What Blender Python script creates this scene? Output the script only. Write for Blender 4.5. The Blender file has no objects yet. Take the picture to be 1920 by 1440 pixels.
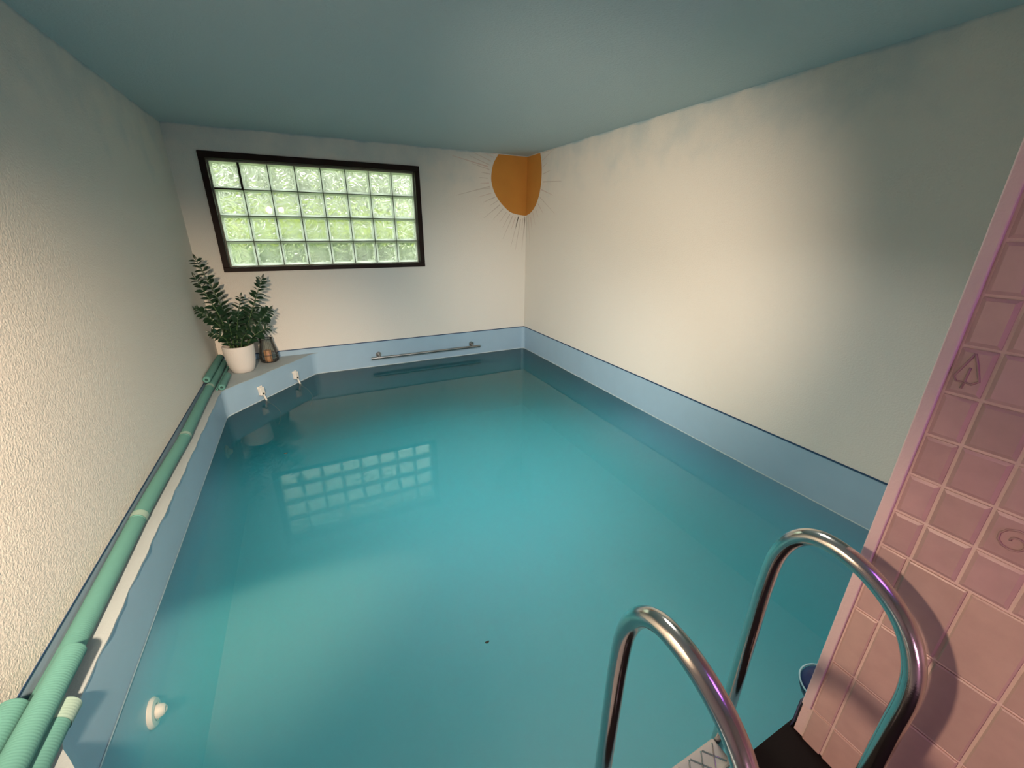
import bpy, bmesh, math, random
from mathutils import Vector, Matrix, Euler
PI = math.pi
rng = random.Random(7)
scene = bpy.context.scene
COL = scene.collection

# ------------------------------------------------------------------ camera
cam_d = bpy.data.cameras.new('camera'); cam = bpy.data.objects.new('camera', cam_d); COL.objects.link(cam)
cam_d.sensor_fit = 'HORIZONTAL'; cam_d.sensor_width = 36.0; cam_d.lens = 767.416 / 1920 * 36.0
cam_d.clip_start = 0.02; cam_d.clip_end = 200
R3 = Matrix(((0.89705307, 0.41622455, 0.14850225), (-0.44182871, 0.83777323, 0.32081678), (0.00912061, -0.35340224, 0.935427)))
rt, fw, up = R3.col[0], R3.col[1], R3.col[2]
M = Matrix((rt, up, -fw)).transposed().to_4x4(); M.translation = Vector((-2.81178, -5.27745, 1.67224))
cam.matrix_world = M
scene.camera = cam

# ------------------------------------------------------------------ view and world
scene.view_settings.view_transform = 'Standard'; scene.view_settings.look = 'None'
scene.view_settings.gamma = 1.0; scene.view_settings.use_curve_mapping = False
scene.view_settings.exposure = 0.2
scene.cycles.use_denoising = True
scene.cycles.max_bounces = 12; scene.cycles.diffuse_bounces = 6; scene.cycles.glossy_bounces = 5
scene.cycles.transmission_bounces = 10; scene.cycles.transparent_max_bounces = 16; scene.cycles.volume_bounces = 4
scene.cycles.caustics_reflective = False; scene.cycles.caustics_refractive = False
scene.cycles.sample_clamp_indirect = 4.0; scene.cycles.blur_glossy = 0.5
world = bpy.data.worlds.new('world'); scene.world = world; world.use_nodes = True
wn = world.node_tree.nodes; wn.clear()
wo = wn.new('ShaderNodeOutputWorld'); wb = wn.new('ShaderNodeBackground')
wb.inputs['Color'].default_value = (0.86, 0.93, 0.86, 1); wb.inputs['Strength'].default_value = 6.0
world.node_tree.links.new(wb.outputs[0], wo.inputs[0])

def lamp(name, kind, loc, target, power, color, **kw):
    d = bpy.data.lights.new(name, kind); o = bpy.data.objects.new(name, d); COL.objects.link(o)
    o.location = loc; d.energy = power; d.color = color
    if target is not None:
        o.rotation_euler = (Vector(target) - Vector(loc)).to_track_quat('-Z', 'Y').to_euler()
    for k, v in kw.items(): setattr(d, k, v)
    return o
WARM = (1.0, 0.72, 0.50)
lamp('garden_sun', 'SUN', (0, 0, 8), (1.5, 6.0, 0), 3.0, (1.0, 0.95, 0.75), angle=0.01)
lamp('wall_spot_right', 'SPOT', (-3.50, -4.72, 1.78), (0.0, -1.75, 1.02), 540, (1.0, 0.77, 0.58), spot_size=1.10, spot_blend=1.0, shadow_soft_size=0.06)
lamp('wall_spot_left', 'SPOT', (-3.28, -5.60, 2.02), (-3.84, -1.60, -0.18), 820, WARM, spot_size=1.05, spot_blend=1.0, shadow_soft_size=0.06)
lamp('tile_spot', 'SPOT', (-3.45, -4.72, 1.78), (-1.64, -4.92, 0.05), 96, WARM, spot_size=1.15, spot_blend=1.0, shadow_soft_size=0.06)
lamp('main_spot', 'SPOT', (-3.05, -5.60, 2.03), (-1.9, 0.0, 1.0), 7, (1.0, 0.88, 0.74), spot_size=1.1, spot_blend=1.0, shadow_soft_size=0.045)
lamp('pool_fill_spot', 'SPOT', (-2.20, -4.30, 2.45), (-1.5, -1.3, -0.45), 300, (0.95, 0.96, 0.95), spot_size=1.42, spot_blend=1.0, shadow_soft_size=0.15)  # added spot without a real fixture, brightens the far water
lamp('purple_spot', 'SPOT', (-1.80, -5.95, 2.30), (-1.95, -5.10, 0.80), 14, (0.50, 0.14, 1.0), spot_size=1.3, spot_blend=0.6, shadow_soft_size=0.22)
lamp('overhead_fill', 'AREA', (-1.5, -4.0, 2.53), (-1.7, -3.8, 0.0), 18, (1.0, 0.92, 0.82), shape='DISK', size=0.5, spread=2.2)  # unseen fill added under the ceiling to lift the pool brightness
lamp('pink_fill', 'AREA', (-2.7, -7.1, 0.55), (-1.75, -5.0, 1.2), 8, (1.0, 0.45, 0.75), shape='DISK', size=0.4)  # added pinkish fill behind the camera, turns the tiles mauve

# ------------------------------------------------------------------ materials
def nmat(name):
    m = bpy.data.materials.new(name); m.use_nodes = True
    nt = m.node_tree; b = nt.nodes['Principled BSDF']
    return m, nt, b
def N(nt, t, **kw):
    n = nt.nodes.new(t)
    for k, v in kw.items():
        if k.startswith('i_'): n.inputs[k[2:].replace('_', ' ')].default_value = v
        else: setattr(n, k, v)
    return n
def L(nt, a, b): nt.links.new(a, b)
def rgb(c): return (c[0], c[1], c[2], 1.0)
def simple(name, c, rough=0.6, metal=0.0, bump=0.0, bscale=60, var=0.0, vscale=8, spec=0.5, bdist=0.01):
    m, nt, b = nmat(name)
    b.inputs['Base Color'].default_value = rgb(c); b.inputs['Roughness'].default_value = rough
    b.inputs['Metallic'].default_value = metal; b.inputs['Specular IOR Level'].default_value = spec
    g = N(nt, 'ShaderNodeNewGeometry')
    if var > 0:
        n = N(nt, 'ShaderNodeTexNoise', i_Scale=vscale, i_Detail=4.0); L(nt, g.outputs['Position'], n.inputs['Vector'])
        mx = N(nt, 'ShaderNodeMix', data_type='RGBA'); L(nt, n.outputs[0], mx.inputs[0])
        mx.inputs[6].default_value = rgb([x * (1 - var) for x in c]); mx.inputs[7].default_value = rgb([min(1, x * (1 + var)) for x in c])
        L(nt, mx.outputs[2], b.inputs['Base Color'])
    if bump > 0:
        n2 = N(nt, 'ShaderNodeTexNoise', i_Scale=bscale, i_Detail=3.0); L(nt, g.outputs['Position'], n2.inputs['Vector'])
        bp = N(nt, 'ShaderNodeBump', i_Strength=bump, i_Distance=bdist); L(nt, n2.outputs[0], bp.inputs['Height']); L(nt, bp.outputs[0], b.inputs['Normal'])
    return m

ZC = 2.5567; ZB = 0.3267; ZK = 0.265; W = 3.784; XT = -1.635; YT = -4.94
WALLC = (0.70, 0.69, 0.64); BLUE = (0.31, 0.45, 0.51)

def stucco(name, c, bump, scale, wash):
    m, nt, b = nmat(name)
    b.inputs['Roughness'].default_value = 0.9; b.inputs['Specular IOR Level'].default_value = 0.15
    g = N(nt, 'ShaderNodeNewGeometry')
    n = N(nt, 'ShaderNodeTexNoise', i_Scale=scale, i_Detail=4.0, i_Roughness=0.6); L(nt, g.outputs['Position'], n.inputs['Vector'])
    bp = N(nt, 'ShaderNodeBump', i_Strength=bump, i_Distance=0.01); L(nt, n.outputs[0], bp.inputs['Height']); L(nt, bp.outputs[0], b.inputs['Normal'])
    b.inputs['Base Color'].default_value = rgb(c)
    if wash:   # the sponged blue paint that strays from the ceiling down the walls
        sp = N(nt, 'ShaderNodeSeparateXYZ'); L(nt, g.outputs['Position'], sp.inputs[0])
        n2 = N(nt, 'ShaderNodeTexNoise', i_Scale=3.2, i_Detail=5.0, i_Roughness=0.55); L(nt, g.outputs['Position'], n2.inputs['Vector'])
        # edge line: full blue over the last centimetres under the ceiling
        a = N(nt, 'ShaderNodeMath', operation='MULTIPLY_ADD'); L(nt, n2.outputs[0], a.inputs[0]); a.inputs[1].default_value = 0.10; L(nt, sp.outputs[2], a.inputs[2])
        r1 = N(nt, 'ShaderNodeMapRange', interpolation_type='SMOOTHSTEP'); L(nt, a.outputs[0], r1.inputs[0])
        r1.inputs[1].default_value = ZC + 0.015; r1.inputs[2].default_value = ZC + 0.065
        a2 = N(nt, 'ShaderNodeMath', operation='MULTIPLY_ADD'); L(nt, n2.outputs[0], a2.inputs[0]); a2.inputs[1].default_value = 1.5; L(nt, sp.outputs[2], a2.inputs[2])
        r2 = N(nt, 'ShaderNodeMapRange', interpolation_type='SMOOTHSTEP'); L(nt, a2.outputs[0], r2.inputs[0])
        r2.inputs[1].default_value = ZC + 0.25; r2.inputs[2].default_value = ZC + 1.05; r2.inputs[4].default_value = wash
        mx = N(nt, 'ShaderNodeMath', operation='MAXIMUM'); L(nt, r1.outputs[0], mx.inputs[0]); L(nt, r2.outputs[0], mx.inputs[1])
        cm = N(nt, 'ShaderNodeMix', data_type='RGBA'); L(nt, mx.outputs[0], cm.inputs[0])
        cm.inputs[6].default_value = rgb(c); cm.inputs[7].default_value = rgb(BLUE); L(nt, cm.outputs[2], b.inputs['Base Color'])
    return m
M_wall = stucco('stucco_cream', WALLC, 0.35, 95, 0.40)
M_wall_left = stucco('stucco_coarse_cream', WALLC, 0.55, 105, 0.40)
M_ceil = stucco('stucco_blue', (0.42, 0.54, 0.57), 0.45, 75, 0)
M_liner = simple('liner_pale_blue', (0.30, 0.45, 0.575), 0.45, bump=0.05, bscale=30, var=0.05, vscale=6)
M_coping = simple('coping_grey_white', (0.33, 0.39, 0.41), 0.7, bump=0.15, bscale=120, var=0.08, vscale=9)
M_navy = simple('liner_navy_edge', (0.015, 0.05, 0.12), 0.5)
M_floor = simple('deck_floor_grey', (0.35, 0.33, 0.31), 0.7, var=0.1)
M_grout = simple('grout_rose', (0.72, 0.54, 0.52), 0.85, bump=0.2, bscale=150)
M_trim = simple('trim_rose_white', (0.70, 0.54, 0.55), 0.5, bump=0.15, bscale=90)
M_frame = simple('window_frame_brown', (0.013, 0.006, 0.004), 0.55, var=0.2, vscale=20, spec=0.2)
M_seal = simple('window_seal_grey', (0.20, 0.19, 0.15), 0.5)
M_mortar = simple('mortar_grey', (0.10, 0.115, 0.085), 0.8)
M_steel = simple('steel_polished', (0.62, 0.60, 0.57), 0.16, metal=1.0, bump=0.02, bscale=200)
M_steel_dull = simple('steel_brushed', (0.34, 0.34, 0.33), 0.35, metal=1.0)
M_tread = simple('tread_grey_plastic', (0.40, 0.37, 0.33), 0.5)
M_board = simple('board_dark_brown', (0.004, 0.002, 0.0015), 0.7, spec=0.15, bump=0.1, bscale=40, var=0.3, vscale=12)
M_pot = simple('pot_white_matte', (0.62, 0.60, 0.57), 0.7, bump=0.1, bscale=80)
M_soil = simple('soil_brown', (0.07, 0.04, 0.02), 0.95, bump=0.6, bscale=90, var=0.4, vscale=60)
M_leaf = simple('leaf_dark_green', (0.012, 0.038, 0.017), 0.32, var=0.35, vscale=14)
M_stem = simple('stem_green', (0.05, 0.10, 0.035), 0.45)
M_candle = simple('candle_orange', (0.75, 0.36, 0.16), 0.6)
M_wick = simple('wick_black', (0.02, 0.02, 0.02), 0.8)
M_wire = simple('wire_dark', (0.05, 0.06, 0.06), 0.5, metal=0.6)
M_white = simple('plastic_white', (0.74, 0.72, 0.66), 0.4)
M_hole = simple('black_recess', (0.02, 0.03, 0.03), 0.8)
M_float = simple('float_dark_blue', (0.004, 0.014, 0.085), 0.35)
M_float_rim = simple('float_pale_rim', (0.30, 0.48, 0.55), 0.4)
M_sun = simple('mural_orange', (0.48, 0.215, 0.035), 0.85, var=0.12, vscale=5)
M_ray = simple('mural_ray_grey', (0.53, 0.50, 0.46), 0.9)
M_ray_red = simple('mural_ray_rose', (0.58, 0.50, 0.46), 0.9)
M_fleck = simple('fleck_dark', (0.02, 0.03, 0.02), 0.7)
M_lawn = simple('lawn_green', (0.24, 0.29, 0.15), 0.9, var=0.4, vscale=2)
M_eave = simple('eave_grey', (0.30, 0.29, 0.26), 0.8)
M_hedge = simple('hedge_leaf', (0.30, 0.37, 0.055), 0.6, var=0.75, vscale=4.0)
M_bush = simple('bush_leaf_pale', (0.17, 0.19, 0.13), 0.6, var=0.4, vscale=2.0)
M_hedge_dark = simple('shrub_leaf_dark', (0.10, 0.20, 0.05), 0.6, var=0.6, vscale=6.0)

def tile_mat(name, c, bump):
    m, nt, b = nmat(name)
    g = N(nt, 'ShaderNodeNewGeometry')
    b.inputs['Roughness'].default_value = 0.38
    n = N(nt, 'ShaderNodeTexNoise', i_Scale=22.0, i_Detail=5.0); L(nt, g.outputs['Position'], n.inputs['Vector'])
    at = N(nt, 'ShaderNodeAttribute', attribute_name='tone')
    mx = N(nt, 'ShaderNodeMix', data_type='RGBA'); L(nt, n.outputs[0], mx.inputs[0])
    mx.inputs[6].default_value = rgb([x * .84 for x in c]); mx.inputs[7].default_value = rgb([x * 1.12 for x in c])
    m2 = N(nt, 'ShaderNodeMix', data_type='RGBA', blend_type='MULTIPLY'); m2.inputs[0].default_value = 1
    L(nt, mx.outputs[2], m2.inputs[6]); L(nt, at.outputs['Color'], m2.inputs[7]); L(nt, m2.outputs[2], b.inputs['Base Color'])
    bp = N(nt, 'ShaderNodeBump', i_Strength=bump, i_Distance=0.01); L(nt, n.outputs[0], bp.inputs['Height']); L(nt, bp.outputs[0], b.inputs['Normal'])
    return m
M_tile = tile_mat('tile_rose', (0.50, 0.32, 0.32), 0.25)
M_tile_low = tile_mat('tile_beige_rose', (0.52, 0.35, 0.315), 0.12)

M_relief = simple('tile_relief_rose', (0.36, 0.215, 0.21), 0.4)
def foam_mat(name, c):
    m, nt, b = nmat(name)
    b.inputs['Base Color'].default_value = rgb(c); b.inputs['Roughness'].default_value = 0.75
    tc = N(nt, 'ShaderNodeTexCoord')
    w = N(nt, 'ShaderNodeTexWave', wave_type='BANDS', bands_direction='Y', i_Scale=38.0, i_Distortion=1.5, i_Detail=1.0); L(nt, tc.outputs['Object'], w.inputs['Vector'])
    bp = N(nt, 'ShaderNodeBump', i_Strength=0.10, i_Distance=0.004); L(nt, w.outputs['Fac'], bp.inputs['Height']); L(nt, bp.outputs[0], b.inputs['Normal'])
    return m
M_foam = foam_mat('foam_aqua_green', (0.085, 0.25, 0.222))
M_foam_pale = foam_mat('foam_pale_green', (0.25, 0.38, 0.33))

def glass_mat():
    m = bpy.data.materials.new('wavy_block_glass'); m.use_nodes = True; nt = m.node_tree; nt.nodes.clear()
    out = N(nt, 'ShaderNodeOutputMaterial')
    g = N(nt, 'ShaderNodeNewGeometry')
    n = N(nt, 'ShaderNodeTexNoise', i_Scale=10.5, i_Detail=1.5, i_Roughness=0.4, i_Distortion=1.6); L(nt, g.outputs['Position'], n.inputs['Vector'])
    bp = N(nt, 'ShaderNodeBump', i_Strength=1.0, i_Distance=0.035); L(nt, n.outputs[0], bp.inputs['Height'])
    rf = N(nt, 'ShaderNodeBsdfRefraction', i_IOR=1.35, i_Roughness=0.0); rf.inputs['Color'].default_value = (0.95, 0.98, 0.90, 1); L(nt, bp.outputs[0], rf.inputs['Normal'])
    tr = N(nt, 'ShaderNodeBsdfTranslucent'); tr.inputs['Color'].default_value = (0.97, 1.0, 0.94, 1)
    gl = N(nt, 'ShaderNodeBsdfGlossy', i_Roughness=0.025)
    fr = N(nt, 'ShaderNodeFresnel', i_IOR=1.5)
    m1 = N(nt, 'ShaderNodeMixShader'); m1.inputs[0].default_value = 0.27; L(nt, rf.outputs[0], m1.inputs[1]); L(nt, tr.outputs[0], m1.inputs[2])
    m2 = N(nt, 'ShaderNodeMixShader'); L(nt, fr.outputs[0], m2.inputs[0]); L(nt, m1.outputs[0], m2.inputs[1]); L(nt, gl.outputs[0], m2.inputs[2])
    L(nt, m2.outputs[0], out.inputs[0]); return m
M_glass = glass_mat()
def rim_mat():
    m = bpy.data.materials.new('block_rim_glass'); m.use_nodes = True; nt = m.node_tree; nt.nodes.clear()
    out = N(nt, 'ShaderNodeOutputMaterial')
    tr = N(nt, 'ShaderNodeBsdfTranslucent'); tr.inputs['Color'].default_value = (0.97, 1.0, 0.95, 1)
    df = N(nt, 'ShaderNodeBsdfTransparent'); df.inputs['Color'].default_value = (0.97, 1.0, 0.95, 1)
    m1 = N(nt, 'ShaderNodeMixShader'); m1.inputs[0].default_value = 0.15; L(nt, tr.outputs[0], m1.inputs[1]); L(nt, df.outputs[0], m1.inputs[2])
    L(nt, m1.outputs[0], out.inputs[0]); return m
M_rim = rim_mat()
def thin_glass(name, c, alpha):
    m = bpy.data.materials.new(name); m.use_nodes = True; nt = m.node_tree; nt.nodes.clear()
    out = N(nt, 'ShaderNodeOutputMaterial'); tp = N(nt, 'ShaderNodeBsdfTransparent'); tp.inputs['Color'].default_value = rgb(c)
    gl = N(nt, 'ShaderNodeBsdfGlossy', i_Roughness=0.08); df = N(nt, 'ShaderNodeBsdfDiffuse'); df.inputs['Color'].default_value = (0.20, 0.22, 0.21, 1)
    lw = N(nt, 'ShaderNodeLayerWeight', i_Blend=0.3)
    m0 = N(nt, 'ShaderNodeMixShader'); m0.inputs[0].default_value = alpha; L(nt, tp.outputs[0], m0.inputs[1]); L(nt, df.outputs[0], m0.inputs[2])
    m1 = N(nt, 'ShaderNodeMixShader'); L(nt, lw.outputs['Fresnel'], m1.inputs[0]); L(nt, m0.outputs[0], m1.inputs[1]); L(nt, gl.outputs[0], m1.inputs[2])
    L(nt, m1.outputs[0], out.inputs[0]); return m
M_jar = thin_glass('lantern_smoked_glass', (0.80, 0.83, 0.81), 0.14)
def water_mat():
    m = bpy.data.materials.new('pool_water'); m.use_nodes = True; nt = m.node_tree; nt.nodes.clear()
    out = N(nt, 'ShaderNodeOutputMaterial')
    tp = N(nt, 'ShaderNodeBsdfTransparent'); tp.inputs['Color'].default_value = (1, 1, 1, 1)
    gl = N(nt, 'ShaderNodeBsdfGlossy', i_Roughness=0.012); fr = N(nt, 'ShaderNodeFresnel', i_IOR=1.33)
    m1 = N(nt, 'ShaderNodeMixShader'); L(nt, fr.outputs[0], m1.inputs[0]); L(nt, tp.outputs[0], m1.inputs[1]); L(nt, gl.outputs[0], m1.inputs[2])
    L(nt, m1.outputs[0], out.inputs['Surface'])
    ab = N(nt, 'ShaderNodeVolumeAbsorption', i_Density=1.0); ab.inputs['Color'].default_value = (0.60, 0.955, 0.96, 1)
    sc = N(nt, 'ShaderNodeVolumeScatter', i_Density=1.35, i_Anisotropy=0.0); sc.inputs['Color'].default_value = (0.085, 0.60, 0.71, 1)
    ad = N(nt, 'ShaderNodeAddShader'); L(nt, ab.outputs[0], ad.inputs[0]); L(nt, sc.outputs[0], ad.inputs[1])
    L(nt, ad.outputs[0], out.inputs['Volume'])
    return m
M_water = water_mat()

# ------------------------------------------------------------------ geometry helpers
def link(name, me, mats, parent=None):
    o = bpy.data.objects.new(name, me); COL.objects.link(o)
    for m in (mats if isinstance(mats, (list, tuple)) else [mats]): me.materials.append(m)
    if parent is not None: o.parent = parent
    return o
def finish(name, bm, mats, parent=None, smooth=False, sharp=None):
    bmesh.ops.recalc_face_normals(bm, faces=bm.faces[:])
    me = bpy.data.meshes.new(name); bm.to_mesh(me); bm.free()
    if smooth:
        for p in me.polygons: p.use_smooth = True
        if sharp is not None: me.set_sharp_from_angle(angle=sharp)
    return link(name, me, mats, parent)
def box(bm, x0, x1, y0, y1, z0, z1, bev=0.0, mat=0, rot=None):
    vs = [bm.verts.new((x, y, z)) for x in (x0, x1) for y in (y0, y1) for z in (z0, z1)]
    fs = [bm.faces.new([vs[i] for i in q]) for q in ((0, 1, 3, 2), (4, 6, 7, 5), (0, 4, 5, 1), (2, 3, 7, 6), (0, 2, 6, 4), (1, 5, 7, 3))]
    for f in fs: f.material_index = mat
    if bev > 0:
        es = list({e for f in fs for e in f.edges})
        r = bmesh.ops.bevel(bm, geom=es, offset=bev, segments=2, affect='EDGES', profile=0.5)
        for f in r['faces']: f.material_index = mat
    return vs
def tube(bm, pts, r, seg=12, caps=True, radii=None, mat=0, closed=False):
    pts = [Vector(p) for p in pts]; n = len(pts); rings = []
    t0 = (pts[1] - pts[0]).normalized()
    ref = Vector((0, 0, 1)) if abs(t0.z) < 0.9 else Vector((1, 0, 0))
    u = t0.cross(ref).normalized()
    for i, p in enumerate(pts):
        if closed: t = (pts[(i + 1) % n] - pts[i - 1]).normalized()
        else: t = ((pts[min(i + 1, n - 1)] - pts[max(i - 1, 0)])).normalized()
        u = (u - t * u.dot(t)).normalized(); v = t.cross(u)
        rr = radii[i] if radii else r
        rings.append([bm.verts.new(p + (u * math.cos(a) + v * math.sin(a)) * rr) for a in [2 * PI * k / seg for k in range(seg)]])
    m = n if closed else n - 1
    for i in range(m):
        a, b = rings[i], rings[(i + 1) % n]
        for k in range(seg):
            f = bm.faces.new((a[k], a[(k + 1) % seg], b[(k + 1) % seg], b[k])); f.material_index = mat
    if caps and not closed:
        bm.faces.new(rings[0][::-1]).material_index = mat; bm.faces.new(rings[-1]).material_index = mat
def lathe(bm, prof, seg=40, center=(0, 0, 0), mat=0, axis=None, cap0=True, cap1=False):
    """prof = [(radius, height)], axis = optional rotation matrix"""
    c = Vector(center); rings = []
    for r, h in prof:
        ring = []
        for k in range(seg):
            a = 2 * PI * k / seg; p = Vector((r * math.cos(a), r * math.sin(a), h))
            if axis is not None: p = axis @ p
            ring.append(bm.verts.new(c + p))
        rings.append(ring)
    for a, b in zip(rings, rings[1:]):
        for k in range(seg): bm.faces.new((a[k], a[(k + 1) % seg], b[(k + 1) % seg], b[k])).material_index = mat
    if cap0: bm.faces.new(rings[0][::-1]).material_index = mat
    if cap1: bm.faces.new(rings[-1]).material_index = mat
def catmull(P, n=6):
    P = [Vector(p) for p in P]; out = []
    for i in range(len(P) - 1):
        a, b, c, d = P[max(i - 1, 0)], P[i], P[i + 1], P[min(i + 2, len(P) - 1)]
        for k in range(n):
            t = k / n
            out.append(0.5 * ((2 * b) + (-a + c) * t + (2 * a - 5 * b + 4 * c - d) * t * t + (-a + 3 * b - 3 * c + d) * t ** 3))
    out.append(P[-1]); return out
def empty(name, loc, label, cat, group=None):
    o = bpy.data.objects.new(name, None); COL.objects.link(o); o.location = loc; o.empty_display_size = 0.05
    o['label'] = label; o['category'] = cat
    if group: o['group'] = group
    return o
def tag(o, label, cat, group=None, kind=None):
    o['label'] = label; o['category'] = cat
    if group: o['group'] = group
    if kind: o['kind'] = kind
    return o
def struct(o, label=None):
    o['kind'] = 'structure'
    if label: o['label'] = label
    return o
def to_local(bm, loc):
    bmesh.ops.translate(bm, verts=bm.verts[:], vec=-Vector(loc))

# ------------------------------------------------------------------ room shell
WX0, WX1, WZ0, WZ1 = -3.545, -1.436, 1.232, 2.342       # window opening
bm = bmesh.new()
for x0, x1, z0, z1 in ((-W - 0.2, WX0, ZB, ZC + 0.2), (WX1, 0.2, ZB, ZC + 0.2), (WX0, WX1, ZB, WZ0), (WX0, WX1, WZ1, ZC + 0.2)):
    box(bm, x0, x1, 0.0, 0.25, z0, z1)
box(bm, -W - 0.2, 0.2, 0.012, 0.25, -1.1, ZB)
bmesh.ops.remove_doubles(bm, verts=bm.verts[:], dist=1e-5)
struct(finish('wall_back', bm, M_wall), 'cream stucco wall with the glass block window')
bm = bmesh.new(); box(bm, 0.0, 0.2, YT - 0.05, 0.0, ZB, ZC); box(bm, 0.012, 0.2, YT - 0.05, 0.0, -1.1, ZB); struct(finish('wall_right', bm, M_wall), 'cream stucco wall along the right side of the pool')
bm = bmesh.new(); box(bm, -W - 0.2, -W, -7.2, 0.0, ZB, ZC); box(bm, -W - 0.2, -W - 0.012, -7.2, 0.0, -1.1, ZB); struct(finish('wall_left', bm, M_wall_left), 'coarse cream stucco wall along the left side of the pool')
bm = bmesh.new(); box(bm, -W - 0.2, 0.2, -7.4, -7.2, -1.1, ZC); struct(finish('wall_near', bm, M_wall), 'wall behind the camera')
bm = bmesh.new(); box(bm, -W - 0.2, 0.2, -7.4, 0.0, ZC, ZC + 0.2); struct(finish('ceiling', bm, M_ceil), 'blue painted rough ceiling')

# ---- tiled partition on the right
wp = bpy.data.objects.new('wall_partition', None); COL.objects.link(wp); wp.location = (XT, YT, 0); struct(wp, 'rose tiled wall beside the pool ladder')
bm = bmesh.new(); box(bm, XT + 0.0045, 0.0, -7.2, YT + 0.006, -1.1, ZC); to_local(bm, wp.location); finish('wall_core', bm, M_grout, wp)
def tiles(name, cols, rows, mat, relief, base):
    bm = bmesh.new(); lay = bm.loops.layers.float_color.new('tone')
    for (y0, y1) in cols:
        for (z0, z1) in rows:
            before = set(bm.faces)
            gp = 0.0032
            a0, a1, b0, b1 = min(y0, y1) + gp, max(y0, y1) - gp, z0 + gp, z1 - gp
            xf = XT - rng.uniform(0, 0.0010); ins = 0.007 if relief else 0.0035
            outer = [bm.verts.new((XT + 0.011, y, z)) for y, z in ((a0, b0), (a1, b0), (a1, b1), (a0, b1))]
            mid = [bm.verts.new((xf + (0.0028 if relief else 0.0018), y, z)) for y, z in ((a0, b0), (a1, b0), (a1, b1), (a0, b1))]
            inn = [bm.verts.new((xf + rng.uniform(-.0006, .0006), y, z)) for y, z in ((a0 + ins, b0 + ins), (a1 - ins, b0 + ins), (a1 - ins, b1 - ins), (a0 + ins, b1 - ins))]
            for q in range(4):
                bm.faces.new((outer[q], outer[(q + 1) % 4], mid[(q + 1) % 4], mid[q])); bm.faces.new((mid[q], mid[(q + 1) % 4], inn[(q + 1) % 4], inn[q]))
            bm.faces.new(inn)
            t = 1.0 + rng.uniform(-base, base); tt = (t * (1 + rng.uniform(-.02, .02)), t * (1 + rng.uniform(-.02, .02)), t, 1)
            for f in set(bm.faces) - before:
                for lp in f.loops: lp[lay] = tt
    to_local(bm, wp.location)
    return finish(name, bm, mat, wp)
ye = YT - 0.018
upc = [(ye, -5.017)] + [(-5.017 - .0795 * k, -5.017 - .0795 * (k + 1)) for k in range(20)]
upr = [(0.955 + .101 * k, min(0.955 + .101 * (k + 1), ZC)) for k in range(16)]
tiles('small_wall_tiles', upc, upr, M_tile, True, 0.10)
loc_ = [(ye, -5.014)] + [(-5.014 - .1055 * k, -5.014 - .1055 * (k + 1)) for k in range(15)]
lor = [(0.747, 0.955), (0.540, 0.747), (0.333, 0.540), (0.126, 0.333)]
tiles('large_wall_tiles', loc_, lor, M_tile_low, False, 0.05)
bm = bmesh.new(); box(bm, XT - 0.004, XT + 0.02, ye + 0.002, YT + 0.008, 0.325, ZC, bev=0.003)
for v in bm.verts: v.co.x += 0.0012 * math.sin(v.co.z * 31)
to_local(bm, wp.location); finish('corner_trim', bm, M_trim, wp)
# embossed tree and spiral on two of the small tiles
bm = bmesh.new()
def T(y, z): return Vector((XT - 0.0015, y, z))
tree = [(-4.985, 1.446), (-4.968, 1.405), (-4.962, 1.378)]
tube(bm, [T(-4.984, 1.449), T(-4.994, 1.425), T(-5.001, 1.405), T(-5.004, 1.396), T(-4.995, 1.387), T(-4.985, 1.389), T(-4.972, 1.388), T(-4.966, 1.398), T(-4.974, 1.420), T(-4.984, 1.449)], 0.0022, 6)
tube(bm, [T(-4.985, 1.420), T(-4.984, 1.389), T(-4.983, 1.375)], 0.0022, 6)
to_local(bm, wp.location); finish('tree_relief', bm, M_relief, wp, smooth=True)
bm = bmesh.new()
tube(bm, [T(-5.140 + (.006 + .0016 * k) * math.cos(k * .6), 1.105 + (.006 + .0016 * k) * math.sin(k * .6)) for k in range(18)], 0.0022, 6)
to_local(bm, wp.location); finish('spiral_relief', bm, M_relief, wp, smooth=True)

# ------------------------------------------------------------------ pool basin
def fillet(P, R, n=8):
    out = []; m = len(P)
    for i in range(m):
        a, b, c = [Vector((*P[j % m], 0)) for j in (i - 1, i, i + 1)]
        r = R[i]
        if r <= 0: out.append((b.x, b.y)); continue
        u, v = (a - b).normalized(), (c - b).normalized()
        ang = u.angle(v); d = r / math.tan(ang / 2)
        cen = b + (u + v).normalized() * (r / math.sin(ang / 2))
        s, e = b + u * d - cen, b + v * d - cen
        a0, a1 = math.atan2(s.y, s.x), math.atan2(e.y, e.x)
        da = (a1 - a0 + PI) % (2 * PI) - PI
        for k in range(n + 1): out.append((cen.x + r * math.cos(a0 + da * k / n), cen.y + r * math.sin(a0 + da * k / n)))
    return out
YN = -4.925
PLAN = [(0, 0), (-2.86, 0), (-3.655, -0.985), (-3.655, -4.035), (-3.06, YN), (0, YN)]
PLAN.insert(5, (XT, YN)); POLY = fillet(PLAN, [0.05, 0.10, 0.13, 0.13, 0.15, 0, 0.03])
def seg_top(p, q):
    (x0, y0), (x1, y1) = p, q; mx, my = (x0 + x1) / 2, (y0 + y1) / 2
    if my > -0.02 and mx > -2.82: return ZB
    if mx > -0.06 and my > YN + .02: return ZB
    if my < YN + .02: return ZB if mx > XT else 0.155
    return ZK
bm = bmesh.new(); DEP = -0.93
n = len(POLY)
for i in range(n):
    p, q = POLY[i], POLY[(i + 1) % n]; zt = seg_top(p, q) - 0.002
    steps = [DEP, zt]
    for z0, z1 in zip(steps, steps[1:]):
        bm.faces.new([bm.verts.new((*p, z0)), bm.verts.new((*q, z0)), bm.verts.new((*q, z1)), bm.verts.new((*p, z1))])
bm.faces.new([bm.verts.new((x, y, DEP)) for x, y in POLY])
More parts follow.
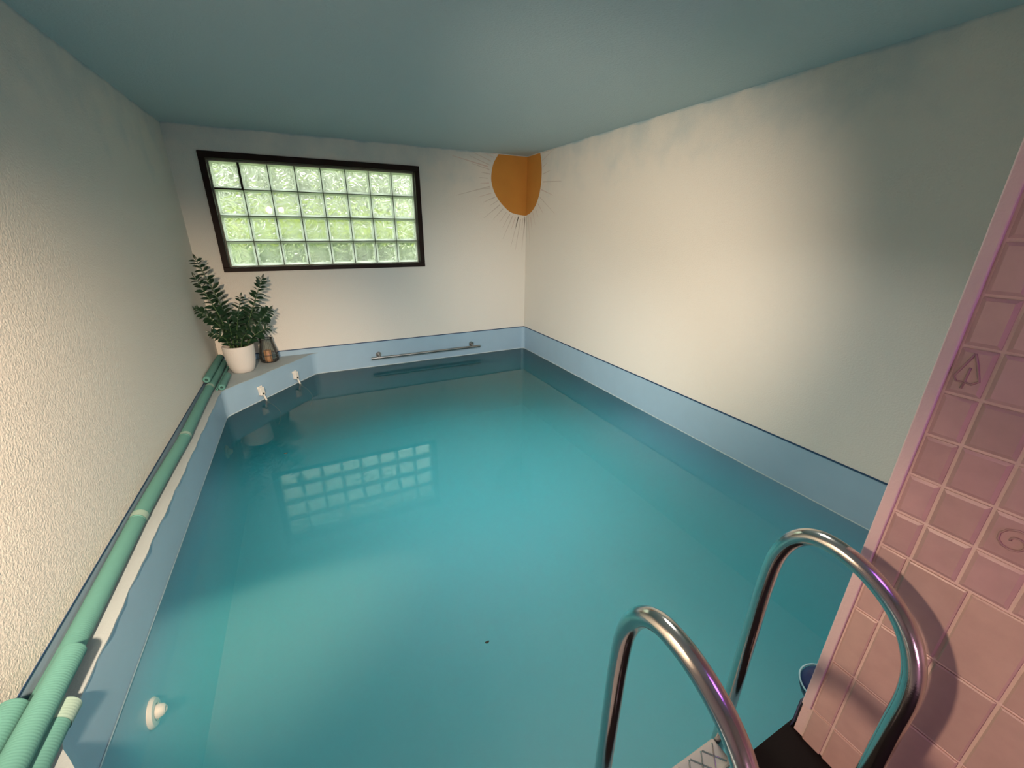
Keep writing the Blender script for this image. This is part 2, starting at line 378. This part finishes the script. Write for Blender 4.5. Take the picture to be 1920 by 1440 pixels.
bm.faces.new([bm.verts.new((0, 0, ZB - .002))] + [bm.verts.new((x, y, ZB - .002)) for x, y in POLY[:9]])
# blue upstand between the coping and the stucco
for p, q in (((-W + .001, -7.0), (-W + .001, -0.001)), ((-W + .001, -0.001), (-2.78, -0.001))):
    bm.faces.new([bm.verts.new((*p, ZK - .02)), bm.verts.new((*q, ZK - .02)), bm.verts.new((*q, ZB)), bm.verts.new((*p, ZB))])
bmesh.ops.remove_doubles(bm, verts=bm.verts[:], dist=1e-5)
me_ = bmesh.ops.recalc_face_normals(bm, faces=bm.faces[:])
me = bpy.data.meshes.new('pool_basin'); bm.to_mesh(me); bm.free()
basin = struct(link('pool_basin', me, M_liner), 'pale blue pool liner')
# scalloped torn liner below the trim at the tiled corner
bm = bmesh.new()
pts = [(0.325, 0.0), (0.318, 0.016), (0.305, 0.010), (0.296, 0.022), (0.280, 0.012), (0.262, 0.020), (0.25, 0.008), (0.235, 0.012), (0.20, 0.0)]
for d in (0, 0.002):
    bm.faces.new([bm.verts.new((XT + 0.006 - p[1] * .6, YT + 0.012 + d, p[0])) for p in pts])
finish('torn_liner_edge', bm, M_liner, basin)
# coping on the left and at the two left corners
bm = bmesh.new()
inner = [p for p in POLY if p[0] <= -2.76 and p[1] > -4.90][::-1]
dense = []
for p, q in zip(inner, inner[1:]):
    m = max(1, int(math.dist(p, q) / 0.04))
    for k in range(m): dense.append((p[0] + (q[0] - p[0]) * k / m, p[1] + (q[1] - p[1]) * k / m))
dense.append(inner[-1])
lip = []
for k, (x, y) in enumerate(dense):
    wob = 0.004 + 0.0022 * math.sin(y * 17) + 0.0016 * math.sin(y * 41 + 1)
    lip.append((x + wob * (1 if y > -4.04 else .7), y + (wob if y < -4.04 else (-wob if x > -3.6 else 0))))
loop = [(-3.06, YN)] + lip + [(-2.80, 0.0), (-W, 0.0), (-W, -5.4), (-3.06, -5.4)]
va = [bm.verts.new((x, y, ZK)) for x, y in loop]; vb = [bm.verts.new((x, y, ZK - 0.006)) for x, y in loop]
bm.faces.new(va); bm.faces.new(vb[::-1])
for i in range(len(loop)): bm.faces.new((va[i], vb[i], vb[(i + 1) % len(loop)], va[(i + 1) % len(loop)]))
struct(finish('pool_coping', bm, M_coping), 'narrow pale pool coping along the left wall')
# navy edging strip above the liner
bm = bmesh.new()
box(bm, -0.003, 0.0, YN, 0.0, ZB - 0.003, ZB + 0.008)
box(bm, -W, 0.0, -0.003, 0.0, ZB - 0.003, ZB + 0.008)
box(bm, -W, -W + 0.003, -7.0, 0.0, ZB - 0.001, ZB + 0.004)
struct(finish('trim_1', bm, M_navy), 'thin navy edging strip around the pool walls')
# pale scum line where water meets liner
bm = bmesh.new()
for i in range(n):
    p, q = POLY[i], POLY[(i + 1) % n]
    cx, cy = -1.8, -2.5
    def ins(a, d=0.003): 
        v = Vector((cx - a[0], cy - a[1])); v.normalize(); return (a[0] + v.x * d, a[1] + v.y * d)
    p2, q2 = ins(p), ins(q)
    bm.faces.new([bm.verts.new((*p2, 0.001)), bm.verts.new((*q2, 0.001)), bm.verts.new((*q2, 0.010)), bm.verts.new((*p2, 0.010))])
bmesh.ops.remove_doubles(bm, verts=bm.verts[:], dist=1e-5)
finish('water_line_mark', bm, simple('scum_line_pale', (0.50, 0.62, 0.66), 0.6, var=0.15, vscale=18), basin)
# deck behind the pool edge
bm = bmesh.new(); box(bm, -3.06, XT + 0.01, -7.2, YN - 0.003, -0.05, 0.155); box(bm, -W, -3.06, -7.2, -5.4, -0.05, 0.155)
struct(finish('floor', bm, M_floor), 'deck floor at the near end of the pool')
# water
bm = bmesh.new(); cx, cy = -1.8, -2.5
big = [(x + (0.008 if x > cx else -0.008), y + (0.008 if y > cy else -0.008)) for x, y in POLY]
top = [bm.verts.new((x, y, 0.0)) for x, y in big]; bot = [bm.verts.new((x, y, DEP - 0.02)) for x, y in big]
bm.faces.new(top); bm.faces.new(bot[::-1])
for i in range(n): bm.faces.new((top[i], bot[i], bot[(i + 1) % n], top[(i + 1) % n]))
tag(finish('pool_water', bm, M_water), 'still turquoise water filling the indoor pool', 'water', kind='stuff')

# ------------------------------------------------------------------ window
win = bpy.data.objects.new('window_1', None); COL.objects.link(win); win.location = (-2.49, 0.0, WZ0); struct(win, 'glass block window with a dark brown frame')
P = 0.25; GX, GZ, GY = -3.4895, 2.2773, 0.0807
bm = bmesh.new(); fwid = 0.052; yf0, yf1 = -0.014, 0.12
box(bm, WX0 - .008, WX1 + .008, yf0, yf1, WZ1 - fwid, WZ1 + .006, bev=0.004)
box(bm, WX0 - .008, WX1 + .008, yf0, yf1, WZ0 - .006, WZ0 + fwid - .012, bev=0.004)
box(bm, WX0 - .008, WX0 + fwid - .004, yf0, yf1, WZ0 + fwid - .012, WZ1 - fwid, bev=0.004)
box(bm, WX1 - fwid + .004, WX1 + .008, yf0, yf1, WZ0 + fwid - .012, WZ1 - fwid, bev=0.004)
to_local(bm, win.location); finish('window_frame', bm, M_frame, win)
bm = bmesh.new()
for (x0, x1, z0, z1) in ((GX - .012, GX + 8 * P + .012, GZ - .003, GZ + .012), (GX - .012, GX + 8 * P + .012, GZ - 4 * P - .012, GZ - 4 * P + .003), (GX - .012, GX + .003, GZ - 4 * P, GZ), (GX + 8 * P - .003, GX + 8 * P + .012, GZ - 4 * P, GZ)):
    box(bm, x0, x1, GY - 0.02, GY + 0.08, z0, z1, bev=0.002)
to_local(bm, win.location); finish('window_seal', bm, M_seal, win)
bm = bmesh.new(); jw = 0.0045
for i in range(1, 8): box(bm, GX + i * P - jw, GX + i * P + jw, GY + 0.004, GY + 0.08, GZ - 4 * P, GZ)
for j in range(1, 4): box(bm, GX, GX + 8 * P, GY + 0.0045, GY + 0.0805, GZ - j * P - jw, GZ - j * P + jw)
to_local(bm, win.location); finish('mortar_joints', bm, M_mortar, win)
bm = bmesh.new()
box(bm, GX + P - .014, GX + P + .006, GY - .006, GY + .07, GZ - P - .006, GZ); box(bm, GX, GX + P + .006, GY - .006, GY + .07, GZ - P - .006, GZ - P + .010)
to_local(bm, win.location); finish('vent_frame', bm, M_frame, win)
bm = bmesh.new(); bm2 = bmesh.new()
for i in range(8):
    for j in range(4):
        x0, x1 = GX + i * P + jw, GX + (i + 1) * P - jw; z1, z0 = GZ - j * P - jw, GZ - (j + 1) * P + jw
        r = 0.019
        # rim ring (front and back) of the hollow block
        for yy0, yy1 in ((GY, GY + 0.012), (GY + 0.066, GY + 0.078)):
            box(bm2, x0, x1, yy0, yy1, z1 - r, z1); box(bm2, x0, x1, yy0, yy1, z0, z0 + r)
            box(bm2, x0, x0 + r, yy0, yy1, z0 + r, z1 - r); box(bm2, x1 - r, x1, yy0, yy1, z0 + r, z1 - r)
        box(bm, x0 + r, x1 - r, GY + 0.001, GY + 0.011, z0 + r, z1 - r)
to_local(bm, win.location); to_local(bm2, win.location)
finish('glass_panes', bm, M_glass, win); finish('block_rims', bm2, M_rim, win)

# ---- garden outside
bm = bmesh.new(); box(bm, -14, 10, 0.25, 22, 0.9, 1.08); struct(finish('ground', bm, M_lawn), 'sunlit lawn outside the window')
bm = bmesh.new(); box(bm, -6, 3, 0.0, 1.15, 2.82, 2.95); struct(finish('roof_eave', bm, M_eave), 'eave of the roof above the window')
def leafcloud(name, cen, rad, nleaf, size, mat, label):
    bm = bmesh.new()
    for _ in range(nleaf):
        v = Vector((rng.gauss(0, 1), rng.gauss(0, 1), rng.gauss(0, 1))).normalized() * (rng.random() ** 0.35)
        c = Vector((v.x * rad[0], v.y * rad[1], v.z * rad[2]))
        e = Euler((rng.uniform(-1.2, 1.2), rng.uniform(-1.2, 1.2), rng.uniform(0, 6.28))).to_matrix()
        s = size * rng.uniform(.6, 1.3)
        bm.faces.new([bm.verts.new(c + e @ Vector(q)) for q in ((-s, 0, 0), (0, -s * .45, 0.1 * s), (s, 0, 0), (0, s * .45, .1 * s))])
    o = finish(name, bm, mat); o.location = cen
    return tag(o, label, 'shrub', kind='stuff')
leafcloud('garden_hedge', (-3.0, 9.0, 1.45), (7.0, 1.2, 0.62), 5200, 0.16, M_hedge, 'bright green hedge seen blurred through the glass blocks')
leafcloud('garden_shrub', (-2.2, 1.55, 1.30), (1.8, 0.35, 0.22), 700, 0.09, M_hedge_dark, 'low dark green shrub just outside the window sill')
leafcloud('garden_bush', (-2.0, 12.0, 3.2), (8.0, 1.0, 1.6), 3800, 0.20, M_bush, 'pale loose bush rising behind the garden hedge')
leafcloud('garden_tree', (-3.5, 7.5, 6.6), (4.5, 2.0, 1.3), 800, 0.18, M_hedge, 'leafy tree crown above the garden hedge')

# ------------------------------------------------------------------ sun mural in the corner
mural = empty('sun_mural', (-0.001, -0.001, 2.25), 'orange sun with thin rays painted across the far right corner below the ceiling', 'mural')
bm = bmesh.new()
LFT = catmull([(0, 1.848), (-.05, 1.850), (-.15, 1.865), (-.254, 1.895), (-.37, 1.985), (-.455, 2.09), (-.505, 2.22), (-.500, 2.36), (-.465, 2.46), (-.405, ZC - .012)], 4) if False else None
def c2(P, n=5): return [(v.x, v.y) for v in catmull([(a, b, 0) for a, b in P], n)]
lf = c2([(0, 1.848), (-.06, 1.850), (-.15, 1.862), (-.254, 1.893), (-.37, 1.985), (-.455, 2.09), (-.507, 2.22), (-.507, 2.34), (-.475, 2.45), (-.41, ZC - .008)])
rt_ = c2([(0, 1.848), (.06, 1.862), (.15, 1.893), (.255, 1.965), (.33, 2.07), (.375, 2.20), (.385, 2.33), (.37, 2.45), (.335, ZC - .008)])
for side, pl in (('b', lf), ('r', rt_)):
    poly = pl + [(0, ZC - .008)]
    d = 0.0012
    vs = [bm.verts.new((min(s, -d), -d, z)) if side == 'b' else bm.verts.new((-d, min(-s, -d), z)) for s, z in poly]
    bm.faces.new(vs)
to_local(bm, mural.location); finish('sun_disc', bm, M_sun, mural)
def ray(side, s0, z0, s1, z1, w, mat=0):
    bm = bmesh.new(); d = 0.0016; a, b = Vector((s0, z0)), Vector((s1, z1)); t = (b - a).normalized(); nn = Vector((-t.y, t.x)) * w
    q = [a + nn, a - nn, b - nn * .35, b + nn * .35]
    vs = [bm.verts.new((min(v.x, -d), -d, min(v.y, ZC - .004))) if side == 'b' else bm.verts.new((-d, min(-v.x, -d), min(v.y, ZC - .004))) for v in q]
    bm.faces.new(vs); to_local(bm, mural.location); finish('sun_ray', bm, M_ray_red if mat else M_ray, mural)
cz = 2.25
for side, pl in (('b', lf), ('r', rt_)):
    m_ = len(pl); sg = -1 if side == 'b' else 1
    for k in range(2, m_ - 1, 2 if side == 'b' else 3):
        s, z = pl[k]; v = Vector((s, z - cz)); r = v.length; v.normalize()
        ln = rng.choice((0.12, 0.18, 0.28, 0.40)) * rng.uniform(.8, 1.15)
        g0 = rng.uniform(.015, .05)
        e0 = Vector((s, z)) + v * g0; e1 = e0 + v * ln
        if abs(e0.x) < .012: continue
        if e1.x * sg < 0.01: e1.x = 0.01 * sg
        ray(side, e0.x, e0.y, e1.x, min(e1.y, ZC - .01), rng.uniform(.004, .007), 1 if rng.random() < .25 else 0)
ray('b', -.55, 2.40, -1.02, 2.49, .008, 1); ray('b', -.53, 2.18, -.98, 2.06, .006); ray('b', -.02, 1.83, -.06, 1.40, .005); ray('b', -.12, 1.83, -.23, 1.45, .006)

# ------------------------------------------------------------------ grab bar on the back wall
gb = empty('grab_bar', (-1.466, 0, 0.13), 'thin grey metal grab bar low on the back wall above the water', 'grab bar')
bm = bmesh.new(); tube(bm, [(-2.205, -.055, .125), (-0.725, -.055, .128)], 0.0145, 16); to_local(bm, gb.location); finish('bar', bm, M_steel_dull, gb, True, 0.6)
for x in (-2.105, -0.840):
    bm = bmesh.new(); tube(bm, [(x, -.001, .158), (x, -.012, .158)], 0.034, 20); tube(bm, [(x, -.010, .158), (x, -.040, .155), (x, -.055, .128)], 0.012, 12)
    to_local(bm, gb.location); finish('wall_bracket', bm, M_steel_dull, gb, True, 0.6)

# ------------------------------------------------------------------ pool ladder
lad = empty('pool_ladder', (-2.025, -4.96, 0.16), 'chrome pool ladder with two arched handrails next to the tiled wall', 'ladder')
prof = [(-4.797, -.80), (-4.797, -.3), (-4.797, .2), (-4.797, .60), (-4.798, .73), (-4.806, .84), (-4.836, .918), (-4.888, .957), (-4.962, .953), (-5.030, .921), (-5.080, .872), (-5.114, .803), (-5.128, .72), (-5.128, .60), (-5.128, .40), (-5.128, .201)]
for x in (-2.290, -1.755):
    bm = bmesh.new(); tube(bm, catmull([(x, y, z) for y, z in prof], 6), 0.0215, 24); to_local(bm, lad.location)
    r_ = finish('handrail', bm, M_steel, lad, True, 0.8)
    bm = bmesh.new(); lathe(bm, [(0.045, 0), (0.045, .008), (0.026, .016), (0.0225, .016)], 28, (x, -5.128, 0.2005), cap1=True); to_local(bm, lad.location); finish('floor_flange', bm, M_steel, r_, True, 0.6)
for k, z in enumerate((0.03, -0.22, -0.47)):
    bm = bmesh.new(); box(bm, -2.268, -1.777, -4.868, -4.788, z - .022, z, bev=0.006); to_local(bm, lad.location); t_ = finish('tread', bm, M_tread, lad)
    bm = bmesh.new()
    for i in range(8):
        x = -2.23 + .055 * i
        for s in (1, -1): tube(bm, [(x, -4.828 - s * .028, z + .001), (x + .05, -4.828 + s * .028, z + .001)], 0.0028, 6)
    to_local(bm, lad.location); finish('anti_slip_ribs', bm, M_steel, t_)

# ------------------------------------------------------------------ dark board at the pool edge
bm = bmesh.new(); box(bm, -2.44, -1.592, -6.0, -4.915, 0.155, 0.20, bev=0.004); loc = (-2.0, -5.4, 0.155); to_local(bm, loc)
o = finish('step_board', bm, M_board); o.location = loc; tag(o, 'dark brown wooden board at the pool edge below the ladder rails', 'board')

# ------------------------------------------------------------------ foam noodles
def noodle(y0, y1, pts, r, label, collar=None, group=None, color=None):
    """pts = list of (x,y,z) centre points from the far end to the near end"""
    pts = catmull(pts, 8)
    c = pts[0].copy(); loc_ = Vector((c.x, c.y, c.z - r))
    bm = bmesh.new(); tube(bm, pts, r, 22, caps=False)
    # hollow ends
    for end, nx in ((0, 1), (-1, -2)):
        p = pts[end]; t = (p - pts[nx]).normalized()
        q = p - t * 0.05
        u = t.cross(Vector((0, 0, 1))).normalized(); v = t.cross(u)
        A = [bm.verts.new(p + (u * math.cos(a) + v * math.sin(a)) * r) for a in [2 * PI * k / 22 for k in range(22)]]
        A2 = [bm.verts.new(p + t * .004 + (u * math.cos(a) + v * math.sin(a)) * r * .9) for a in [2 * PI * k / 22 for k in range(22)]]
        B = [bm.verts.new(p + t * .004 + (u * math.cos(a) + v * math.sin(a)) * r * .42) for a in [2 * PI * k / 22 for k in range(22)]]
        Cc = [bm.verts.new(q + (u * math.cos(a) + v * math.sin(a)) * r * .40) for a in [2 * PI * k / 22 for k in range(22)]]
        for a, b in ((A, A2), (A2, B), (B, Cc)):
            for k in range(22): bm.faces.new((a[k], a[(k + 1) % 22], b[(k + 1) % 22], b[k]))
        bm.faces.new(Cc)
    bmesh.ops.remove_doubles(bm, verts=bm.verts[:], dist=1e-4)
    to_local(bm, loc_)
    o = finish('foam_noodle', bm, color or M_foam, None, True, 0.7); o.location = loc_
    tag(o, label, 'pool noodle', 'foam noodles on the left coping')
    for (a, b) in (collar or []):
        bm = bmesh.new(); seg = [p for p in pts if a >= p.y >= b]
        xa = lambda y: min(range(len(pts)), key=lambda i: abs(pts[i].y - y))
        i0, i1 = xa(a), xa(b)
        def at(y):
            for i in range(len(pts) - 1):
                if pts[i].y >= y >= pts[i + 1].y:
                    f = (pts[i].y - y) / max(1e-6, pts[i].y - pts[i + 1].y); return pts[i].lerp(pts[i + 1], f)
            return pts[0] if y > pts[0].y else pts[-1]
        tube(bm, [at(a), at((a + b) / 2), at(b)], r + 0.0018, 22, caps=False); to_local(bm, loc_); finish('joint_collar', bm, M_foam_pale, o, True)
    return o
r0 = 0.0345; zf = ZK + r0 + .001
noodle(0, 0, [(-3.735, -0.93, zf), (-3.733, -1.4, zf), (-3.722, -2.025, zf)], r0, 'aqua foam noodle along the left wall, section nearest the plant bundle', [(-0.935, -0.985), (-1.985, -2.02)])
noodle(0, 0, [(-3.722, -2.032, zf), (-3.733, -2.55, zf), (-3.738, -2.97, zf)], r0, 'aqua foam noodle along the left wall, middle section of the long row', [(-2.925, -2.968)])
noodle(0, 0, [(-3.738, -2.978, zf), (-3.731, -3.4, zf), (-3.727, -3.75, zf), (-3.733, -4.20, zf), (-3.733, -4.75, zf)], r0 + .0005, 'aqua foam noodle along the left wall, longest near section running under the pile')
# bundle beside the plant pot
noodle(0, 0, [(-3.752, -0.12, zf + .061), (-3.752, -0.5, zf + .061), (-3.752, -0.905, zf + .062)], 0.030, 'thick aqua noodle against the wall beside the plant pot, leftmost of the bundle')
noodle(0, 0, [(-3.730, -0.14, zf), (-3.728, -0.5, zf), (-3.729, -0.926, zf)], 0.0325, 'aqua noodle beside the plant pot that meets the long row at a pale joint')
noodle(0, 0, [(-3.681, -0.25, ZK + .0135), (-3.681, -0.6, ZK + .0135), (-3.683, -0.965, ZK + .0135)], 0.0125, 'thin aqua noodle in the bundle between two thick ones by the pot')
noodle(0, 0, [(-3.640, -0.60, zf - .006), (-3.640, -0.78, zf - .006), (-3.640, -0.975, zf - .006)], 0.028, 'aqua noodle with open end nearest the water, rightmost of the bundle by the pot')
# pile at the near end
noodle(0, 0, [(-3.674, -3.80, zf + .066), (-3.676, -4.1, zf + .066), (-3.676, -4.7, zf + .066)], r0, 'aqua foam noodle with rounded end lying on top of the near pile')
noodle(0, 0, [(-3.748, -3.955, zf + .070), (-3.748, -4.2, zf + .070), (-3.748, -4.7, zf + .070)], r0, 'aqua foam noodle at the lower left pressed against the rough wall')
noodle(0, 0, [(-3.655, -3.945, zf), (-3.661, -4.1, zf), (-3.662, -4.7, zf)], 0.0325, 'aqua foam noodle with pale cut end on the coping edge by the water', [(-3.944, -4.005)])

# ------------------------------------------------------------------ potted plant
PX, PY = -3.525, -0.415
pl = empty('potted_plant', (PX, PY, ZK), 'dark green leafy plant in a white pot on the corner ledge', 'plant')
bm = bmesh.new()
lathe(bm, [(0.088, 0), (0.100, .008), (0.118, .06), (0.131, .13), (0.138, .20), (0.141, .268), (0.140, .278), (0.134, .280), (0.130, .276), (0.128, .24), (0.122, .22)], 48, (0, 0, 0), cap1=False)
pot = finish('pot', bm, M_pot, pl, True, 0.9)
bm = bmesh.new()
lathe(bm, [(0.002, .246), (.05, .248), (.09, .243), (.127, .238)], 32, cap0=True, cap1=False); finish('soil', bm, M_soil, pl, True)
def leaf(bm, base, d, nrm, ln, wd):
    d = d.normalized(); s = d.cross(nrm).normalized(); nn = s.cross(d).normalized()
    rows = [(0.0, .06), (.18, .62), (.42, 1.0), (.68, .82), (.88, .38), (1.0, .02)]
    prev = None
    for t, w in rows:
        c = base + d * (ln * t) - nn * (0.18 * ln * t * t); h = wd * w * .5
        cur = [bm.verts.new(c - s * h + nn * h * .35), bm.verts.new(c), bm.verts.new(c + s * h + nn * h * .35)]
        if prev:
            for k in range(2): bm.faces.new((prev[k], prev[k + 1], cur[k + 1], cur[k]))
        prev = cur
camv = Vector((-2.81, -5.28, 1.67))
stems = [  # base offset, mid, tip (world) , leaf length, count
    ((-.03, .02), (-3.58, -.42, .92), (-3.690, -.42, 1.375), .090, 19),
    ((-.05, -.02), (-3.60, -.50, .84), (-3.712, -.52, 1.225), .085, 18),
    ((.03, .0), (-3.36, -.42, .83), (-3.195, -.42, 1.185), .085, 18),
    ((-.06, .0), (-3.62, -.50, .76), (-3.765, -.58, .955), .075, 15),
    ((.05, -.03), (-3.33, -.46, .72), (-3.185, -.50, .885), .095, 12),
    ((-.05, -.04), (-3.60, -.52, .64), (-3.690, -.56, .715), .075, 8),
    ((.06, -.03), (-3.36, -.50, .64), (-3.235, -.50, .705), .085, 8),
    ((.0, -.05), (-3.49, -.52, .70), (-3.44, -.56, .88), .080, 10),
    ((-.01, .03), (-3.49, -.36, .75), (-3.42, -.34, 1.00), .085, 11),
    ((.02, .05), (-3.42, -.34, .70), (-3.32, -.28, .84), .085, 9),
    ((-.03, -.05), (-3.54, -.52, .66), (-3.53, -.60, .80), .075, 8),
    ((.03, -.06), (-3.46, -.54, .62), (-3.40, -.62, .70), .075, 7)]
for bo, mid, tip, ll, cnt in stems:
    b = Vector((PX + bo[0], PY + bo[1], ZK + .24)); path = catmull([b, Vector(mid), Vector(tip)], 12)
    bm = bmesh.new(); tube(bm, path, .006, 8, radii=[.0085 * (1 - .72 * i / (len(path) - 1)) for i in range(len(path))]); to_local(bm, pl.location)
    st = finish('stem', bm, M_stem, pl, True)
    bm = bmesh.new()
    for k in range(cnt):
        f = .24 + .74 * k / (cnt - 1); i = min(int(f * (len(path) - 1)), len(path) - 2); p = path[i].lerp(path[i + 1], f * (len(path) - 1) - i); t = (path[i + 1] - path[i]).normalized()
        view = (camv - p).normalized(); side = t.cross(view).normalized()
        side = (Matrix.Rotation(rng.uniform(-.7, .7), 3, t) @ side)
        for s in (1, -1):
            d = side * s * .88 + t * rng.uniform(.35, .6) + Vector((0, 0, rng.uniform(-.1, .15)))
            nn = (view * .6 + Vector((0, 0, 1)) * .7 + Vector((rng.uniform(-.4, .4), rng.uniform(-.4, .4), 0)))
            sc = (1.0 - .45 * abs(f - .5) ** 1.2 * 2) * rng.uniform(.85, 1.1)
            leaf(bm, p, d, nn, ll * 1.12 * sc, ll * .56 * sc)
    leaf(bm, path[-1], path[-1] - path[-3], camv - path[-1], ll * .7, ll * .25)
    for v in bm.verts:
        if v.co.x < -W + .006: v.co.x = -W + .006 + (v.co.x + W) * .01
    to_local(bm, pl.location); finish('leaves', bm, M_leaf, st, True)

# ------------------------------------------------------------------ lantern and candle
LX, LY = -3.295, -0.160
ln_ = empty('glass_lantern', (LX, LY, ZK), 'smoky ribbed glass lantern with dark wire rim beside the plant pot', 'lantern')
bm = bmesh.new()
pr = [(0.070, 0.0), (0.086, .012), (0.094, .05), (0.092, .085), (0.082, .14), (0.068, .20), (0.060, .245), (0.062, .268)]
c0 = pr
lathe(bm, pr, 40); finish('glass_body', bm, M_jar, ln_, True)
bm = bmesh.new()
for k in range(14):
    a = 2 * PI * k / 14; tube(bm, [((r + .002) * math.cos(a), (r + .002) * math.sin(a), h + .001) for r, h in pr], .0014, 6)
finish('wire_ribs', bm, M_wire, ln_, True)
bm = bmesh.new()
for h, r in ((.262, .0655), (.090, .0935)):
    if h < .2: bm = bmesh.new()
    tube(bm, [(r * math.cos(a), r * math.sin(a), h) for a in [2 * PI * k / 32 for k in range(32)]], .0028, 8, closed=True)
    finish('wire_ring', bm, M_wire, ln_, True)
bm = bmesh.new()
tube(bm, [(.052, .03, .262), (.054, .031, .285), (.050, .028, .296)], .003, 6); finish('wire_loop', bm, M_wire, ln_, True)
cn = empty('pillar_candle', (LX - .008, LY - .01, ZK + .003), 'orange pillar candle standing inside the glass lantern', 'candle')
bm = bmesh.new(); lathe(bm, [(0.034, 0), (.0365, .003), (.0365, .125), (.034, .130), (.012, .126)], 28, cap1=True); finish('wax', bm, M_candle, cn, True, 0.7)
bm = bmesh.new(); tube(bm, [(0, 0, .125), (.001, 0, .14)], .0015, 6); finish('wick', bm, M_wick, cn)

# ------------------------------------------------------------------ two white clips on the diagonal corner
dd = Vector((-2.86 + 3.655, 0.985, 0)).normalized(); nrm = Vector((dd.y, -dd.x, 0))     # along the face, out of the face
for (fx, lab, wn_) in (((-3.655 + .262, ), 'white plastic hose clip on the corner ledge face, nearer to the noodles', 1), ((-3.655 + .575,), 'white plastic hose clip on the corner ledge face, nearer to the back wall', 2)):
    s = (fx[0] + 3.655) / dd.x; base = Vector((-3.655, -0.985, 0)) + dd * s
    cl = empty('hose_clip', (base.x, base.y, 0.10), lab, 'clip', 'white clips at the pool corner')
    rotz = math.atan2(dd.y, dd.x); cl.rotation_euler = (0, 0, rotz)      # local x along the face, -y out of it
    bm = bmesh.new(); box(bm, -.026, .026, -.040, -.001, -.035, .048, bev=.006); box(bm, -.030, .030, -.012, -.001, .030, .056, bev=.004)
    finish('clip_body', bm, M_white, cl)
    bm = bmesh.new(); box(bm, -.012, .012, -.0415, -.039, -.028, -.012); finish('clip_slot', bm, M_hole, cl)
    bm = bmesh.new(); tube(bm, catmull([(.006, -.03, -.03), (.012, -.035, -.06), (.020, -.04, -.10), (.03, -.05, -.13)], 4), .0095, 10); finish('hose_stub', bm, M_white, cl, True)
    bm = bmesh.new(); tube(bm, catmull([(.03, -.05, -.13), (.06, -.10, -.19), (.08, -.12, -.28), (.05, -.10, -.38)], 5), .0022, 6); finish('cord', bm, M_white, cl, True)

# ------------------------------------------------------------------ inlets under water on the left
Ax = Matrix.Rotation(PI / 2, 3, 'Y')
for y, z, lab in ((-3.62, -.235, 'white round inlet nozzle under water on the near left pool side'), (-1.35, -.18, 'white round inlet nozzle under water at the far left pool side')):
    nz = empty('inlet_nozzle', (-3.655, y, z), lab, 'nozzle', 'inlet nozzles on the left pool side')
    bm = bmesh.new(); lathe(bm, [(.058, 0), (.060, .006), (.052, .016), (.034, .018), (.032, .010)], 32, (0, 0, 0), axis=Ax, cap1=True); finish('flange', bm, M_white, nz, True, 0.7)
    bm = bmesh.new(); lathe(bm, [(.026, .008), (.028, .025), (.022, .042), (.012, .048), (.010, .03)], 24, (0, 0, 0), axis=Ax, cap1=True); finish('eyeball', bm, M_white, nz, True, 0.7)

# ------------------------------------------------------------------ blue float behind the tiled corner, flecks
fl = empty('pool_float', (-1.205, -4.865, -0.02), 'dark blue round float in the water behind the tiled corner', 'float')
bm = bmesh.new(); lathe(bm, [(.02, -.05), (.085, -.03), (.096, .0), (.090, .02), (.07, .042), (.03, .052), (.001, .054)], 40); finish('float_body', bm, M_float, fl, True)
bm = bmesh.new(); tube(bm, [(.097 * math.cos(a), .097 * math.sin(a), .018) for a in [2 * PI * k / 40 for k in range(40)]], .0035, 8, closed=True); finish('rim', bm, M_float_rim, fl, True)
for (x, y, s, lab) in ((-2.337, -4.105, .010, 'tiny dark fleck floating in mid water left of the ladder'), (-3.150, -1.955, .014, 'tiny dark fleck floating just above the window reflection')):
    bm = bmesh.new()
    vs = [Vector((s * math.cos(a) * (1 + .3 * math.sin(3 * a)), s * .55 * math.sin(a), 0)) for a in [2 * PI * k / 10 for k in range(10)]]
    a_ = [bm.verts.new(v + Vector((0, 0, .0))) for v in vs]; b_ = [bm.verts.new(v * .8 + Vector((0, 0, .003))) for v in vs]
    bm.faces.new(a_[::-1]); bm.faces.new(b_)
    for k in range(10): bm.faces.new((a_[k], a_[(k + 1) % 10], b_[(k + 1) % 10], b_[k]))
    o = finish('leaf_fleck', bm, M_fleck); o.location = (x, y, 0.0005); tag(o, lab, 'fleck')
